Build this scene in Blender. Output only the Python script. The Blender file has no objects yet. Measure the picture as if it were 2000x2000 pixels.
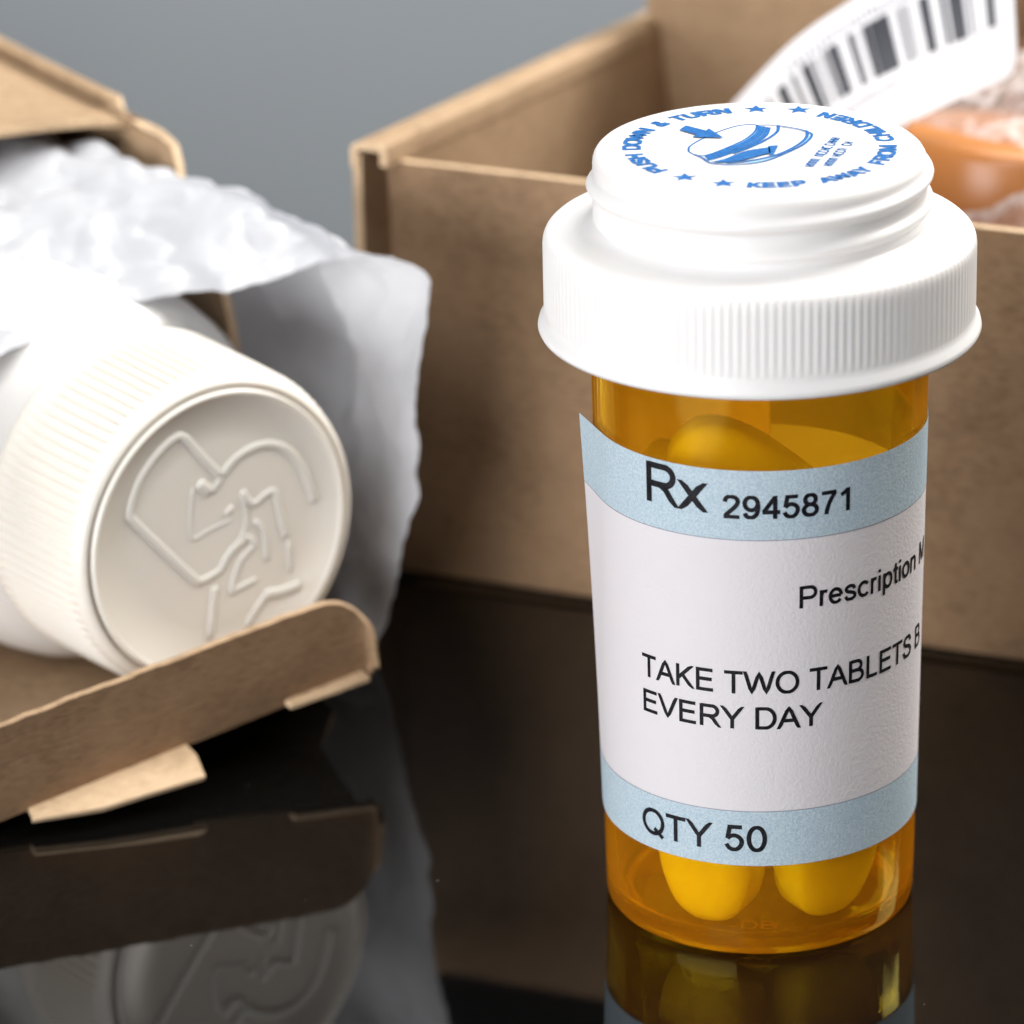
import bpy, bmesh, math, random
from mathutils import Vector, Matrix, noise

random.seed(7)
sc = bpy.context.scene
COL = sc.collection
MM = 0.001
R = math.radians

# ------------------------------------------------------------------ camera
cam_d = bpy.data.cameras.new("camera")
cam = bpy.data.objects.new("camera", cam_d)
COL.objects.link(cam)
cam.location = (0.0, -0.3955, 0.197)
cam.rotation_euler = (R(90 - 21.7), 0, 0)
cam_d.sensor_fit = 'HORIZONTAL'
cam_d.sensor_width = 24.0
cam_d.lens = 105.0
cam_d.shift_x = -0.242            # the square is a crop of a wider frame
cam_d.clip_start = 0.01
cam_d.clip_end = 20.0
cam_d.dof.use_dof = True
cam_d.dof.focus_distance = 0.418
cam_d.dof.aperture_fstop = 17.0
sc.camera = cam

# ------------------------------------------------------------------ world, lamps, exposure
world = bpy.data.worlds.new("World")
sc.world = world
world.use_nodes = True
bg = world.node_tree.nodes["Background"]
bg.inputs[0].default_value = (0.9, 0.95, 1.0, 1)
bg.inputs[1].default_value = 0.012

def area(name, loc, target, sx, sy, power, color):
    d = bpy.data.lights.new(name, 'AREA')
    d.shape = 'RECTANGLE'; d.size = sx; d.size_y = sy
    d.energy = power; d.color = color
    o = bpy.data.objects.new(name, d)
    COL.objects.link(o)
    o.location = loc
    o.rotation_euler = (Vector(target) - Vector(loc)).to_track_quat('-Z', 'Y').to_euler()
    return o

area("overhead_softbox", (0.06, 0.14, 0.60), (0.0, 0.04, 0.0), 0.45, 0.40, 2.9, (1.0, 0.985, 0.965))
area("left_softbox", (-0.50, -0.62, 0.14), (0, 0, 0.03), 0.65, 0.26, 7.2, (0.98, 0.98, 1.0))
area("front_softbox", (-0.36, -0.72, 0.74), (0, 0, 0.03), 0.45, 0.40, 4.4, (0.97, 0.975, 1.0))
area("right_softbox", (0.66, 0.36, 0.60), (0, 0.04, 0.03), 0.40, 0.40, 11.0, (1.0, 0.96, 0.91))
area("backdrop_lamp", (0.25, 0.42, 0.60), (0.05, 0.80, -0.15), 0.40, 0.20, 6.6, (0.95, 0.98, 1.0))

sc.view_settings.view_transform = 'Standard'
sc.view_settings.look = 'None'
sc.view_settings.exposure = 0.0
sc.view_settings.gamma = 1.0
sc.render.engine = 'CYCLES'
cy = sc.cycles
cy.max_bounces = 14; cy.transmission_bounces = 12; cy.glossy_bounces = 6
cy.diffuse_bounces = 4; cy.transparent_max_bounces = 16; cy.volume_bounces = 0
cy.caustics_reflective = True; cy.caustics_refractive = True
cy.blur_glossy = 0.3
cy.sample_clamp_indirect = 6.0
cy.use_denoising = True
cy.use_adaptive_sampling = True; cy.adaptive_threshold = 0.02

# ------------------------------------------------------------------ materials
def new_mat(name):
    m = bpy.data.materials.new(name); m.use_nodes = True
    nt = m.node_tree
    b = nt.nodes["Principled BSDF"]
    return m, nt, b

def N(nt, kind, **kw):
    n = nt.nodes.new(kind)
    for k, v in kw.items():
        setattr(n, k, v)
    return n

def ramp(nt, fac, stops):
    r = nt.nodes.new("ShaderNodeValToRGB")
    el = r.color_ramp.elements
    while len(el) < len(stops):
        el.new(0.5)
    for e, (p, c) in zip(el, stops):
        e.position = p; e.color = (*c, 1)
    nt.links.new(fac, r.inputs[0])
    return r

def noise_tex(nt, scale, detail=3, rough=0.55, vec=None):
    n = nt.nodes.new("ShaderNodeTexNoise")
    n.inputs["Scale"].default_value = scale
    n.inputs["Detail"].default_value = detail
    n.inputs["Roughness"].default_value = rough
    if vec is None:
        vec = nt.nodes.new("ShaderNodeTexCoord").outputs["Object"]
    nt.links.new(vec, n.inputs["Vector"])
    return n

def bump(nt, b, height, strength, dist):
    bp = nt.nodes.new("ShaderNodeBump")
    bp.inputs["Strength"].default_value = strength
    bp.inputs["Distance"].default_value = dist
    nt.links.new(height, bp.inputs["Height"])
    if b is not None:
        nt.links.new(bp.outputs[0], b.inputs["Normal"])
    return bp

def plastic(name, color, rough=0.35, sss=0.25, scale=0.0014, grain=0.0):
    m, nt, b = new_mat(name)
    b.inputs["Base Color"].default_value = (*color, 1)
    b.inputs["Roughness"].default_value = rough
    b.inputs["Subsurface Weight"].default_value = sss
    b.inputs["Subsurface Radius"].default_value = (1.0, 0.75, 0.55)
    b.inputs["Subsurface Scale"].default_value = scale
    b.inputs["IOR"].default_value = 1.47
    if grain:
        n = noise_tex(nt, 2500, 2)
        bump(nt, b, n.outputs[0], grain, 0.0001)
    return m

M_cap = plastic("white_cap_plastic", (0.75, 0.735, 0.722), 0.38, 0.30, 0.0016, 0.10)
M_white = plastic("white_bottle_plastic", (0.765, 0.725, 0.65), 0.36, 0.22, 0.0016, 0.10)
M_whitebody = plastic("white_bottle_body_plastic", (0.79, 0.775, 0.75), 0.30, 0.22, 0.0016)
M_pill = plastic("yellow_pill_coating", (0.98, 0.90, 0.11), 0.42, 0.10, 0.0008, 0.25)

# amber plastic: clear, very slightly milky
M_amber, nt, b = new_mat("amber_plastic")
nt.nodes.remove(b)
gl = N(nt, "ShaderNodeBsdfGlass"); gl.inputs["Color"].default_value = (1.0, 0.885, 0.25, 1)
gl.inputs["Roughness"].default_value = 0.0; gl.inputs["IOR"].default_value = 1.49
tl = N(nt, "ShaderNodeBsdfTranslucent"); tl.inputs[0].default_value = (1.0, 0.38, 0.015, 1)
mx = N(nt, "ShaderNodeMixShader"); mx.inputs[0].default_value = 0.20
nt.links.new(gl.outputs[0], mx.inputs[1]); nt.links.new(tl.outputs[0], mx.inputs[2])
df = N(nt, "ShaderNodeBsdfDiffuse"); df.inputs[0].default_value = (1.0, 0.38, 0.015, 1)
m2 = N(nt, "ShaderNodeMixShader"); m2.inputs[0].default_value = 0.13
nt.links.new(mx.outputs[0], m2.inputs[1]); nt.links.new(df.outputs[0], m2.inputs[2])
nt.links.new(m2.outputs[0], nt.nodes["Material Output"].inputs[0])
M_amber_in, nt, b = new_mat("amber_plastic_inner_face")
nt.nodes.remove(b)
gl = N(nt, "ShaderNodeBsdfGlass"); gl.inputs["Color"].default_value = (1.0, 0.955, 0.62, 1)
gl.inputs["Roughness"].default_value = 0.0; gl.inputs["IOR"].default_value = 1.49
nt.links.new(gl.outputs[0], nt.nodes["Material Output"].inputs[0])

def kraft(name, c0, c1, sheen=0.0):
    m, nt, b = new_mat(name)
    big = noise_tex(nt, 90, 4, 0.6)
    fib = N(nt, "ShaderNodeMapping"); fib.inputs["Scale"].default_value = (700, 700, 2600)
    tc = N(nt, "ShaderNodeTexCoord"); nt.links.new(tc.outputs["Object"], fib.inputs[0])
    fine = noise_tex(nt, 1.0, 3, 0.6, fib.outputs[0])
    mix = N(nt, "ShaderNodeMath", operation='MULTIPLY_ADD')
    nt.links.new(big.outputs[0], mix.inputs[0]); mix.inputs[1].default_value = 0.48
    m2 = N(nt, "ShaderNodeMath", operation='MULTIPLY'); m2.inputs[1].default_value = 0.52
    nt.links.new(fine.outputs[0], m2.inputs[0]); nt.links.new(m2.outputs[0], mix.inputs[2])
    r = ramp(nt, mix.outputs[0], [(0.36, tuple(0.86 * c for c in c0)), (0.50, tuple((p + q) / 2 for p, q in zip(c0, c1))), (0.64, c1)])
    nt.links.new(r.outputs[0], b.inputs["Base Color"])
    b.inputs["Roughness"].default_value = 0.78
    b.inputs["Specular IOR Level"].default_value = 0.25
    bump(nt, b, mix.outputs[0], 0.4, 0.0005)
    return m
M_kraft = kraft("kraft_cardboard", (0.210, 0.129, 0.070), (0.305, 0.193, 0.111))
M_kraft_in = kraft("kraft_inner_liner_and_lit_roof", (0.31, 0.205, 0.118), (0.40, 0.275, 0.165))
M_kraft_edge_lit_tab = kraft("kraft_cut_edge_and_lit_tab", (0.54, 0.38, 0.23), (0.68, 0.50, 0.32))

# paper of the prescription label
def paper_label(name, base, spk=None):
    m, nt, b = new_mat(name)
    out = nt.nodes["Material Output"]
    nt.nodes.remove(b)
    f = noise_tex(nt, 2600, 4, 0.65)
    bp = bump(nt, None, f.outputs[0], 1.0, 0.00007)
    d = N(nt, "ShaderNodeBsdfPrincipled"); d.inputs["Roughness"].default_value = 0.7
    d.inputs["Specular IOR Level"].default_value = 0.2
    t = N(nt, "ShaderNodeBsdfTranslucent")
    nt.links.new(bp.outputs[0], d.inputs["Normal"])
    if spk:
        s = noise_tex(nt, 5200, 2, 0.6)
        r = ramp(nt, s.outputs[0], [(0.36, spk), (0.62, base)])
        nt.links.new(r.outputs[0], d.inputs["Base Color"]); nt.links.new(r.outputs[0], t.inputs[0])
    else:
        d.inputs["Base Color"].default_value = (*base, 1); t.inputs[0].default_value = (*base, 1)
    mx = N(nt, "ShaderNodeMixShader"); mx.inputs[0].default_value = 0.34
    nt.links.new(d.outputs[0], mx.inputs[1]); nt.links.new(t.outputs[0], mx.inputs[2])
    nt.links.new(mx.outputs[0], out.inputs[0])
    return m
M_label = paper_label("label_paper", (0.87, 0.87, 0.915))
M_band = paper_label("label_blue_print", (0.65, 0.76, 0.815), (0.46, 0.60, 0.69))

M_ink, nt, b = new_mat("black_print")
n = noise_tex(nt, 3500, 2)
r = ramp(nt, n.outputs[0], [(0.40, (0.004, 0.004, 0.006)), (0.78, (0.022, 0.022, 0.028))])
nt.links.new(r.outputs[0], b.inputs["Base Color"]); b.inputs["Roughness"].default_value = 0.6; b.inputs["Specular IOR Level"].default_value = 0.12

M_blue, nt, b = new_mat("blue_print")
n = noise_tex(nt, 2600, 3)
r = ramp(nt, n.outputs[0], [(0.34, (0.004, 0.085, 0.29)), (0.62, (0.008, 0.135, 0.40)), (0.80, (0.07, 0.26, 0.55))])
nt.links.new(r.outputs[0], b.inputs["Base Color"]); b.inputs["Roughness"].default_value = 0.45

M_pale, nt, b = new_mat("pale_blue_print")
b.inputs["Base Color"].default_value = (0.36, 0.58, 0.80, 1); b.inputs["Roughness"].default_value = 0.45

M_rule, nt, b = new_mat("grey_rule_print")
b.inputs["Base Color"].default_value = (0.22, 0.22, 0.27, 1); b.inputs["Roughness"].default_value = 0.6

# tissue / bag paper
M_tissue, nt, b = new_mat("white_bag_paper")
out = nt.nodes["Material Output"]
b.inputs["Base Color"].default_value = (0.655, 0.66, 0.68, 1); b.inputs["Roughness"].default_value = 0.34
b.inputs["Specular IOR Level"].default_value = 0.5
n = noise_tex(nt, 120, 2, 0.5)
sb = N(nt, "ShaderNodeMath", operation='SUBTRACT'); sb.inputs[1].default_value = 0.5; nt.links.new(n.outputs[0], sb.inputs[0])
ab = N(nt, "ShaderNodeMath", operation='ABSOLUTE'); nt.links.new(sb.outputs[0], ab.inputs[0])
bp = bump(nt, b, ab.outputs[0], 0.4, 0.0032)
t = N(nt, "ShaderNodeBsdfTranslucent"); t.inputs[0].default_value = (0.76, 0.77, 0.80, 1)
mx = N(nt, "ShaderNodeMixShader"); mx.inputs[0].default_value = 0.38
nt.links.new(b.outputs[0], mx.inputs[1]); nt.links.new(t.outputs[0], mx.inputs[2]); nt.links.new(mx.outputs[0], out.inputs[0])

# polished black table with a little dust
M_table, nt, b = new_mat("polished_black_top")
tc = N(nt, "ShaderNodeTexCoord")
v = N(nt, "ShaderNodeTexVoronoi"); v.inputs["Scale"].default_value = 190
nt.links.new(tc.outputs["Object"], v.inputs["Vector"])
lt = N(nt, "ShaderNodeMath", operation='LESS_THAN'); lt.inputs[1].default_value = 0.024
nt.links.new(v.outputs["Distance"], lt.inputs[0])
sep = N(nt, "ShaderNodeSeparateColor"); nt.links.new(v.outputs["Color"], sep.inputs[0])
pick = N(nt, "ShaderNodeMath", operation='GREATER_THAN'); pick.inputs[1].default_value = 0.55
nt.links.new(sep.outputs[0], pick.inputs[0])
mul = N(nt, "ShaderNodeMath", operation='MULTIPLY')
nt.links.new(lt.outputs[0], mul.inputs[0]); nt.links.new(pick.outputs[0], mul.inputs[1])
mixc = N(nt, "ShaderNodeMix", data_type='RGBA')
mixc.inputs[6].default_value = (0.003, 0.0028, 0.0026, 1); mixc.inputs[7].default_value = (0.10, 0.10, 0.11, 1)
nt.links.new(mul.outputs[0], mixc.inputs[0]); nt.links.new(mixc.outputs[2], b.inputs["Base Color"])
b.inputs["Roughness"].default_value = 0.035
b.inputs["IOR"].default_value = 1.46

M_back, nt, b = new_mat("grey_backdrop_paint")
n = noise_tex(nt, 5, 3)
r = ramp(nt, n.outputs[0], [(0.3, (0.30, 0.325, 0.345)), (0.7, (0.33, 0.355, 0.375))])
nt.links.new(r.outputs[0], b.inputs["Base Color"]); b.inputs["Roughness"].default_value = 0.8

# clear crinkled film
M_film, nt, b = new_mat("clear_plastic_film")
out = nt.nodes["Material Output"]
b.inputs["Base Color"].default_value = (0.93, 0.84, 0.80, 1); b.inputs["Roughness"].default_value = 0.22
n = noise_tex(nt, 150, 3); bump(nt, b, n.outputs[0], 0.9, 0.003)
tr = N(nt, "ShaderNodeBsdfTransparent"); tr.inputs[0].default_value = (0.97, 0.95, 0.94, 1)
mx = N(nt, "ShaderNodeMixShader")
cr = noise_tex(nt, 120, 3, 0.5)
rc = ramp(nt, cr.outputs[0], [(0.36, (0.15, 0.15, 0.15)), (0.48, (0.60, 0.60, 0.60)), (0.54, (0.14, 0.14, 0.14)), (0.66, (0.42, 0.42, 0.42))])
nt.links.new(rc.outputs[0], mx.inputs[0])
nt.links.new(tr.outputs[0], mx.inputs[1]); nt.links.new(b.outputs[0], mx.inputs[2]); nt.links.new(mx.outputs[0], out.inputs[0])

M_orange = plastic("orange_vial_plastic", (0.50, 0.20, 0.06), 0.3, 0.15, 0.002)
M_sticker, nt, b = new_mat("glossy_sticker_paper")
b.inputs["Base Color"].default_value = (0.84, 0.84, 0.86, 1); b.inputs["Roughness"].default_value = 0.4
M_bar, nt, b = new_mat("grey_black_bar_print")
b.inputs["Base Color"].default_value = (0.035, 0.038, 0.05, 1); b.inputs["Roughness"].default_value = 0.5
M_smudge, nt, b = new_mat("fine_grey_print")
b.inputs["Base Color"].default_value = (0.42, 0.42, 0.45, 1); b.inputs["Roughness"].default_value = 0.5

# ------------------------------------------------------------------ helpers
def tag(o, label=None, cat=None, group=None, kind=None):
    if label: o["label"] = label
    if cat: o["category"] = cat
    if group: o["group"] = group
    if kind: o["kind"] = kind
    return o

def mesh_obj(name, verts, faces, mat, parent=None, smooth=True, mats=None, fmat=None):
    me = bpy.data.meshes.new(name)
    me.from_pydata([tuple(v) for v in verts], [], faces)
    me.update()
    if mats:
        for m in mats: me.materials.append(m)
        if fmat:
            me.polygons.foreach_set("material_index", fmat)
    else:
        me.materials.append(mat)
    if smooth:
        me.polygons.foreach_set("use_smooth", [True] * len(me.polygons))
    o = bpy.data.objects.new(name, me)
    COL.objects.link(o)
    if parent: o.parent = parent
    return o

def empty(name, loc=(0, 0, 0), rz=0.0):
    o = bpy.data.objects.new(name, None)
    o.empty_display_size = 0.01
    COL.objects.link(o); o.location = loc; o.rotation_euler = (0, 0, rz)
    return o

def fix_normals(o):
    bm = bmesh.new(); bm.from_mesh(o.data)
    bmesh.ops.recalc_face_normals(bm, faces=bm.faces)
    bm.to_mesh(o.data); bm.free()

def sharp(o, deg=40):
    """mark edges sharper than deg as sharp so flats stay crisp"""
    bm = bmesh.new(); bm.from_mesh(o.data)
    for e in bm.edges:
        if len(e.link_faces) == 2 and e.calc_face_angle() > R(deg): e.smooth = False
    bm.to_mesh(o.data); bm.free()

def lathe(name, prof, seg, mat, parent=None, rfun=None, closed=False):
    """revolve (r,z) mm profile round z; r==0 rows collapse to one vertex"""
    V = []; rows = []
    for r, z in prof:
        if r == 0:
            V.append((0, 0, z * MM)); rows.append([len(V) - 1])
        else:
            row = []
            for i in range(seg):
                a = 2 * math.pi * i / seg
                rr = r if rfun is None else rfun(r, z, a)
                V.append((rr * math.cos(a) * MM, rr * math.sin(a) * MM, z * MM)); row.append(len(V) - 1)
            rows.append(row)
    F = []
    pairs = list(zip(rows[:-1], rows[1:]))
    if closed: pairs.append((rows[-1], rows[0]))
    for A, B in pairs:
        if len(A) == 1 and len(B) == 1: continue
        for i in range(seg):
            j = (i + 1) % seg
            if len(A) == 1: F.append((A[0], B[j], B[i]))
            elif len(B) == 1: F.append((A[i], A[j], B[0]))
            else: F.append((A[i], A[j], B[j], B[i]))
    o = mesh_obj(name, V, F, mat, parent)
    fix_normals(o)
    return o

def catmull(P, t):
    n = len(P) - 1
    x = max(0.0, min(1.0, t)) * n; i = min(int(x), n - 1); u = x - i
    p0 = P[max(i - 1, 0)]; p1 = P[i]; p2 = P[i + 1]; p3 = P[min(i + 2, n)]
    return tuple(0.5 * (2 * b + (c - a) * u + (2 * a - 5 * b + 4 * c - d) * u * u + (3 * b - a - 3 * c + d) * u ** 3)
                 for a, b, c, d in zip(p0, p1, p2, p3))

def smooth_line(P, n):
    return [catmull(P, i / n) for i in range(n + 1)]

# ------------------------------------------------------------------ plain grotesque lettering drawn from strokes (capital height 1)
def arc(cx, cy, rx, ry, a0, a1, n=28):
    return [(cx + rx * math.cos(R(a0 + (a1 - a0) * i / n)), cy + ry * math.sin(R(a0 + (a1 - a0) * i / n))) for i in range(n + 1)]
def cm(P): return smooth_line(P, 4 * len(P))
def glyphs():
    X = .725
    def bowl(x0, x1, yt, yb, rx):
        return [(x0, yt)] + arc(x1, (yt + yb) / 2, rx, (yt - yb) / 2, 90, -90) + [(x0, yb)]
    S = [(.78, .70), (.72, .84), (.58, .93), (.42, .94), (.25, .88), (.17, .74), (.23, .61), (.40, .54), (.60, .48), (.76, .39), (.80, .26), (.73, .13), (.57, .06), (.42, .06), (.25, .10), (.15, .22), (.125, .31)]
    s_ = [(.565, .50), (.52, .61), (.40, .665), (.28, .66), (.16, .60), (.13, .51), (.19, .43), (.34, .38), (.50, .33), (.58, .25), (.56, .14), (.45, .07), (.32, .06), (.18, .09), (.10, .22)]
    O = arc(.543, .5, .43, .447, 0, 360, 48)
    return {
     ' ': (.388, []), '-': (.465, [[(.05, .37), (.41, .37)]]),
     'T': (.853, [[(.03, .94), (.82, .94)], [(.427, .9), (.427, 0)]]),
     'A': (.932, [[(.03, -.06), (.466, 1.0), (.902, -.06)], [(.22, .36), (.71, .36)]]),
     'K': (.932, [[(.165, 0), (.165, 1)], [(.88, 1.05), (.165, .36)], [(.38, .56), (.90, -.05)]]),
     'E': (.932, [[(.84, .94), (.175, .94), (.175, .06), (.86, .06)], [(.175, .53), (.80, .53)]]),
     'F': (.853, [[(.80, .94), (.175, .94), (.175, 0)], [(.175, .50), (.70, .50)]]),
     'W': (1.318, [[(.05, 1.05), (.35, .0), (.659, 1.0), (.968, .0), (1.27, 1.05)]]),
     'O': (1.087, [O]), 'Q': (1.087, [O, [(.60, .26), (.98, -.03)]]),
     'B': (.932, [[(.165, 0), (.165, 1)], bowl(.165, .50, .94, .53, .22), bowl(.165, .54, .53, .06, .27)]),
     'S': (.932, [cm(S)]), 's': (.698, [cm(s_)]),
     'L': (.777, [[(.17, 1), (.17, .06), (.72, .06)]]),
     'V': (.932, [[(.03, 1.05), (.466, .02), (.902, 1.05)]]),
     'R': (1.008, [[(.175, 0), (.175, 1)], bowl(.175, .62, .94, .48, .24), [(.50, .48), (.66, .38), (.96, -.06)]]),
     'Y': (.932, [[(.02, 1.06), (.466, .43), (.912, 1.06)], [(.466, .45), (.466, 0)]]),
     'D': (1.008, [[(.175, 0), (.175, 1)], bowl(.175, .50, .94, .06, .39)]),
     'P': (.932, [[(.17, 0), (.17, 1)], bowl(.17, .57, .94, .46, .25)]),
     'M': (1.163, [[(.165, 0), (.165, 1)], [(.165, .99), (.58, .06), (1.0, .99)], [(1.0, 1), (1.0, 0)]]),
     'N': (1.008, [[(.17, 0), (.17, 1)], [(.84, 0), (.84, 1)], [(.17, .97), (.84, .03)]]),
     'H': (1.008, [[(.175, 0), (.175, 1)], [(.835, 0), (.835, 1)], [(.175, .53), (.835, .53)]]),
     'U': (1.008, [[(.175, 1), (.175, .40)] + arc(.507, .40, .332, .345, 180, 360) + [(.84, 1)]]),
     'C': (1.008, [arc(.54, .5, .42, .447, 38, 322)]), 'I': (.388, [[(.194, 0), (.194, 1)]]),
     '&': (.932, [cm([(.88, .02), (.62, .30), (.40, .60), (.30, .78), (.38, .92), (.52, .92), (.58, .78), (.47, .64)]), cm([(.47, .64), (.24, .46), (.13, .28), (.20, .12), (.36, .06), (.56, .12), (.72, .34), (.76, .48)])]),
     '0': (.777, [arc(.388, .5, .27, .447, 0, 360, 44)]),
     '1': (.777, [[(.45, 0), (.45, 1)], [(.44, .95), (.33, .84), (.14, .73)]]),
     '2': (.777, [cm([(.115, .70), (.16, .85), (.27, .93), (.40, .94), (.55, .89), (.63, .76), (.60, .62), (.48, .46), (.30, .28), (.18, .16), (.13, .07)]), [(.07, .06), (.70, .06)]]),
     '4': (.777, [[(.54, 0), (.54, 1)], [(.54, .95), (.085, .30)], [(.04, .29), (.74, .29)]]),
     '5': (.777, [[(.66, .935), (.24, .935), (.165, .48)], cm([(.16, .47), (.24, .56), (.39, .61), (.54, .56), (.64, .44), (.64, .28), (.54, .12), (.39, .06), (.23, .11), (.12, .27)])]),
     '7': (.777, [[(.08, .93), (.70, .93)], cm([(.66, .92), (.50, .68), (.37, .40), (.30, .15), (.285, 0)])]),
     '8': (.777, [arc(.388, .735, .215, .21, 0, 360, 36), arc(.388, .29, .265, .23, 0, 360, 40)]),
     '9': (.777, [arc(.38, .665, .255, .28, 0, 360, 40), cm([(.64, .66), (.645, .42), (.58, .20), (.46, .08), (.33, .06), (.20, .11), (.13, .25)])]),
     'x': (.698, [[(.02, -.05), (.68, .775)], [(.02, .775), (.68, -.05)]]),
     'r': (.465, [[(.155, 0), (.155, X)], cm([(.155, .42), (.20, .58), (.30, .66), (.43, .635)])]),
     'e': (.777, [[(.12, .37), (.65, .37)], arc(.388, .362, .27, .305, 2, 325, 40)]),
     'c': (.698, [arc(.38, .362, .27, .305, 38, 322, 36)]),
     'i': (.31, [[(.155, 0), (.155, X)], [(.155, .865), (.155, 1)]]),
     'p': (.777, [[(.15, -.275), (.15, X)], arc(.405, .362, .25, .305, 0, 360, 40)]),
     't': (.388, [[(.2, .95), (.2, .17)] + cm([(.2, .17), (.235, .08), (.36, .062)]), [(.02, .665), (.37, .665)]]),
     'o': (.777, [arc(.388, .362, .275, .305, 0, 360, 40)]),
     'n': (.777, [[(.15, 0), (.15, X)], cm([(.15, .42), (.22, .60), (.38, .66), (.54, .62), (.61, .50), (.62, .40)]) + [(.62, 0)]]),
    }
GL = glyphs()
LOWX = set("xrecpston")
def stroke(P, w):
    """mitred ribbon along a polyline"""
    Q = [P[0]]
    for p in P[1:]:
        d = math.dist(p, Q[-1])
        if d < 1e-5: continue
        k = max(1, int(d / 0.22)); q = Q[-1]
        for i in range(1, k + 1): Q.append((q[0] + (p[0] - q[0]) * i / k, q[1] + (p[1] - q[1]) * i / k))
    closed = len(Q) > 8 and math.dist(Q[0], Q[-1]) < 1e-4
    V = []; F = []; n = len(Q)
    def nv(a, b_):
        d = math.dist(a, b_); return ((-(b_[1] - a[1]) / d), ((b_[0] - a[0]) / d))
    for i in range(n):
        if closed: n0 = nv(Q[i - 1] if i else Q[n - 2], Q[i]); n1 = nv(Q[i], Q[i + 1] if i < n - 1 else Q[1])
        else:
            n0 = nv(Q[i - 1], Q[i]) if i else nv(Q[0], Q[1]); n1 = nv(Q[i], Q[i + 1]) if i < n - 1 else n0
        mx, my = n0[0] + n1[0], n0[1] + n1[1]; L = math.hypot(mx, my) or 1
        mx /= L; my /= L; k = 1 / max(0.40, mx * n0[0] + my * n0[1])
        V += [(Q[i][0] + mx * k * w / 2, Q[i][1] + my * k * w / 2), (Q[i][0] - mx * k * w / 2, Q[i][1] - my * k * w / 2)]
        if i: F.append((2 * i - 2, 2 * i - 1, 2 * i + 1, 2 * i))
    return V, F
def text2d(s, w=0.128):
    """verts (x, y, stroke index), faces, width"""
    V = []; F = []; pen = 0.0; ns = 0
    for ch in s:
        adv, ps = GL[ch]; top = .725 if ch in "xr" else 1.012; bot = -.3 if ch in "pQ" else -.012
        for P in ps:
            v, f = stroke(P, w); o = len(V); ns += 1
            V += [(x + pen, min(max(y, bot), top), ns % 5) for x, y in v]; F += [tuple(i + o for i in q) for q in f]
        pen += adv
    x0 = min(v[0] for v in V)
    V = [(x - x0, y, k) for x, y, k in V]
    return V, F, max(v[0] for v in V)

# ------------------------------------------------------------------ setting
def slab(name, pts, z0, z1, mat, parent=None, bev=0.0):
    """pts (m) CCW outline extruded z0..z1"""
    n = len(pts)
    V = [(x, y, z0) for x, y in pts] + [(x, y, z1) for x, y in pts]
    F = [tuple(reversed(range(n))), tuple(range(n, 2 * n))] + [(i, (i + 1) % n, n + (i + 1) % n, n + i) for i in range(n)]
    o = mesh_obj(name, V, F, mat, parent, smooth=False)
    if bev:
        md = o.modifiers.new("b", 'BEVEL'); md.width = bev; md.segments = 2
    return o

tb = slab("table", [(-0.6, -0.6), (0.6, -0.6), (0.6, 0.162), (-0.6, 0.162)], -0.012, 0.0, M_table, bev=0.001)
tag(tb, "polished black table top mirroring the vial and boxes", kind="structure")
bk = slab("backdrop", [(-0.9, 0.78), (0.9, 0.78), (0.9, 0.80), (-0.9, 0.80)], -0.75, 0.06, M_back)
tag(bk, "plain grey backdrop behind the boxes", kind="structure")

# ------------------------------------------------------------------ amber prescription vial
vial_root = empty("pill_bottle")
tag(vial_root, "amber prescription vial with white ribbed cap and blue-banded paper label", "pill bottle")

def r_body(z): return 15.0 + 0.0151 * z
prof = [(0, 0.55), (12.6, 0.55), (13.3, 0.35), (13.6, 0.02), (14.25, 0.0), (14.6, 0.12), (14.85, 0.45), (15.0, 1.1)]
for z in (4, 9, 15, 22, 30, 38, 46, 53, 58, 61): prof.append((r_body(z), z))
prof += [(r_body(61) - 0.3, 61.4), (r_body(61) - 0.9, 61.4), (r_body(61) - 1.15, 61)]
for z in (58, 53, 46, 38, 30, 22, 15, 9, 4.5): prof.append((r_body(z) - 1.15, z))
prof += [(13.85, 2.8), (13.65, 2.0), (13.2, 1.5), (12.4, 1.3), (0, 1.3)]
body = lathe("vial", prof, 192, M_amber, vial_root)
body.data.materials.append(M_amber_in)              # smooth inside faces
for p in body.data.polygons:
    c = p.center; rr = math.hypot(c.x, c.y) / MM; zz = c.z / MM
    if (zz > 1.0 and zz < 60.5 and rr < r_body(zz) - 0.6 and rr > 12.9) or (abs(zz - 1.3) < 0.3 and rr < 13.3): p.material_index = 1

# moulded lettering on the inside of the base
V, F, w = text2d("-DB")
base_text = mesh_obj("moulded_lettering",
    [((-2.8 + x * 1.9) * MM, (-11.9 + y * 1.8) * MM, (1.36 + k * 0.01) * MM) for x, y, k in V], F, M_orange, body, smooth=False)

# cap
NR = 158
def cap_r(r, z, a):
    d = 0.0
    if 60.3 < z < 67.9 and r > 19.0:
        k = min(1.0, (z - 60.3) / 0.8, (67.9 - z) / 0.5)
        d += 0.034 * k * math.cos(NR * a)
    if 69.0 < z < 75.0 and r < 15.9:
        turn = (a / (2 * math.pi) + 0.30) % 1.0
        for kk in (-1, 0, 1, 2):
            zc = 70.2 + 2.7 * (turn + kk)
            if 69.8 < zc < 74.3:
                q = abs(z - zc) / 0.95
                env = min(1.0, (zc - 69.8) / 0.7, (74.3 - zc) / 0.6)
                if q < 1: d += 0.62 * env * (0.5 + 0.5 * math.cos(math.pi * q)) ** 0.8
    return r + d
cp = [(16.6, 61.8), (19.0, 60.0), (19.3, 58.7), (20.1, 58.35), (20.55, 58.5), (20.72, 58.85), (20.62, 59.25), (20.3, 59.75), (20.12, 60.25)]
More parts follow.
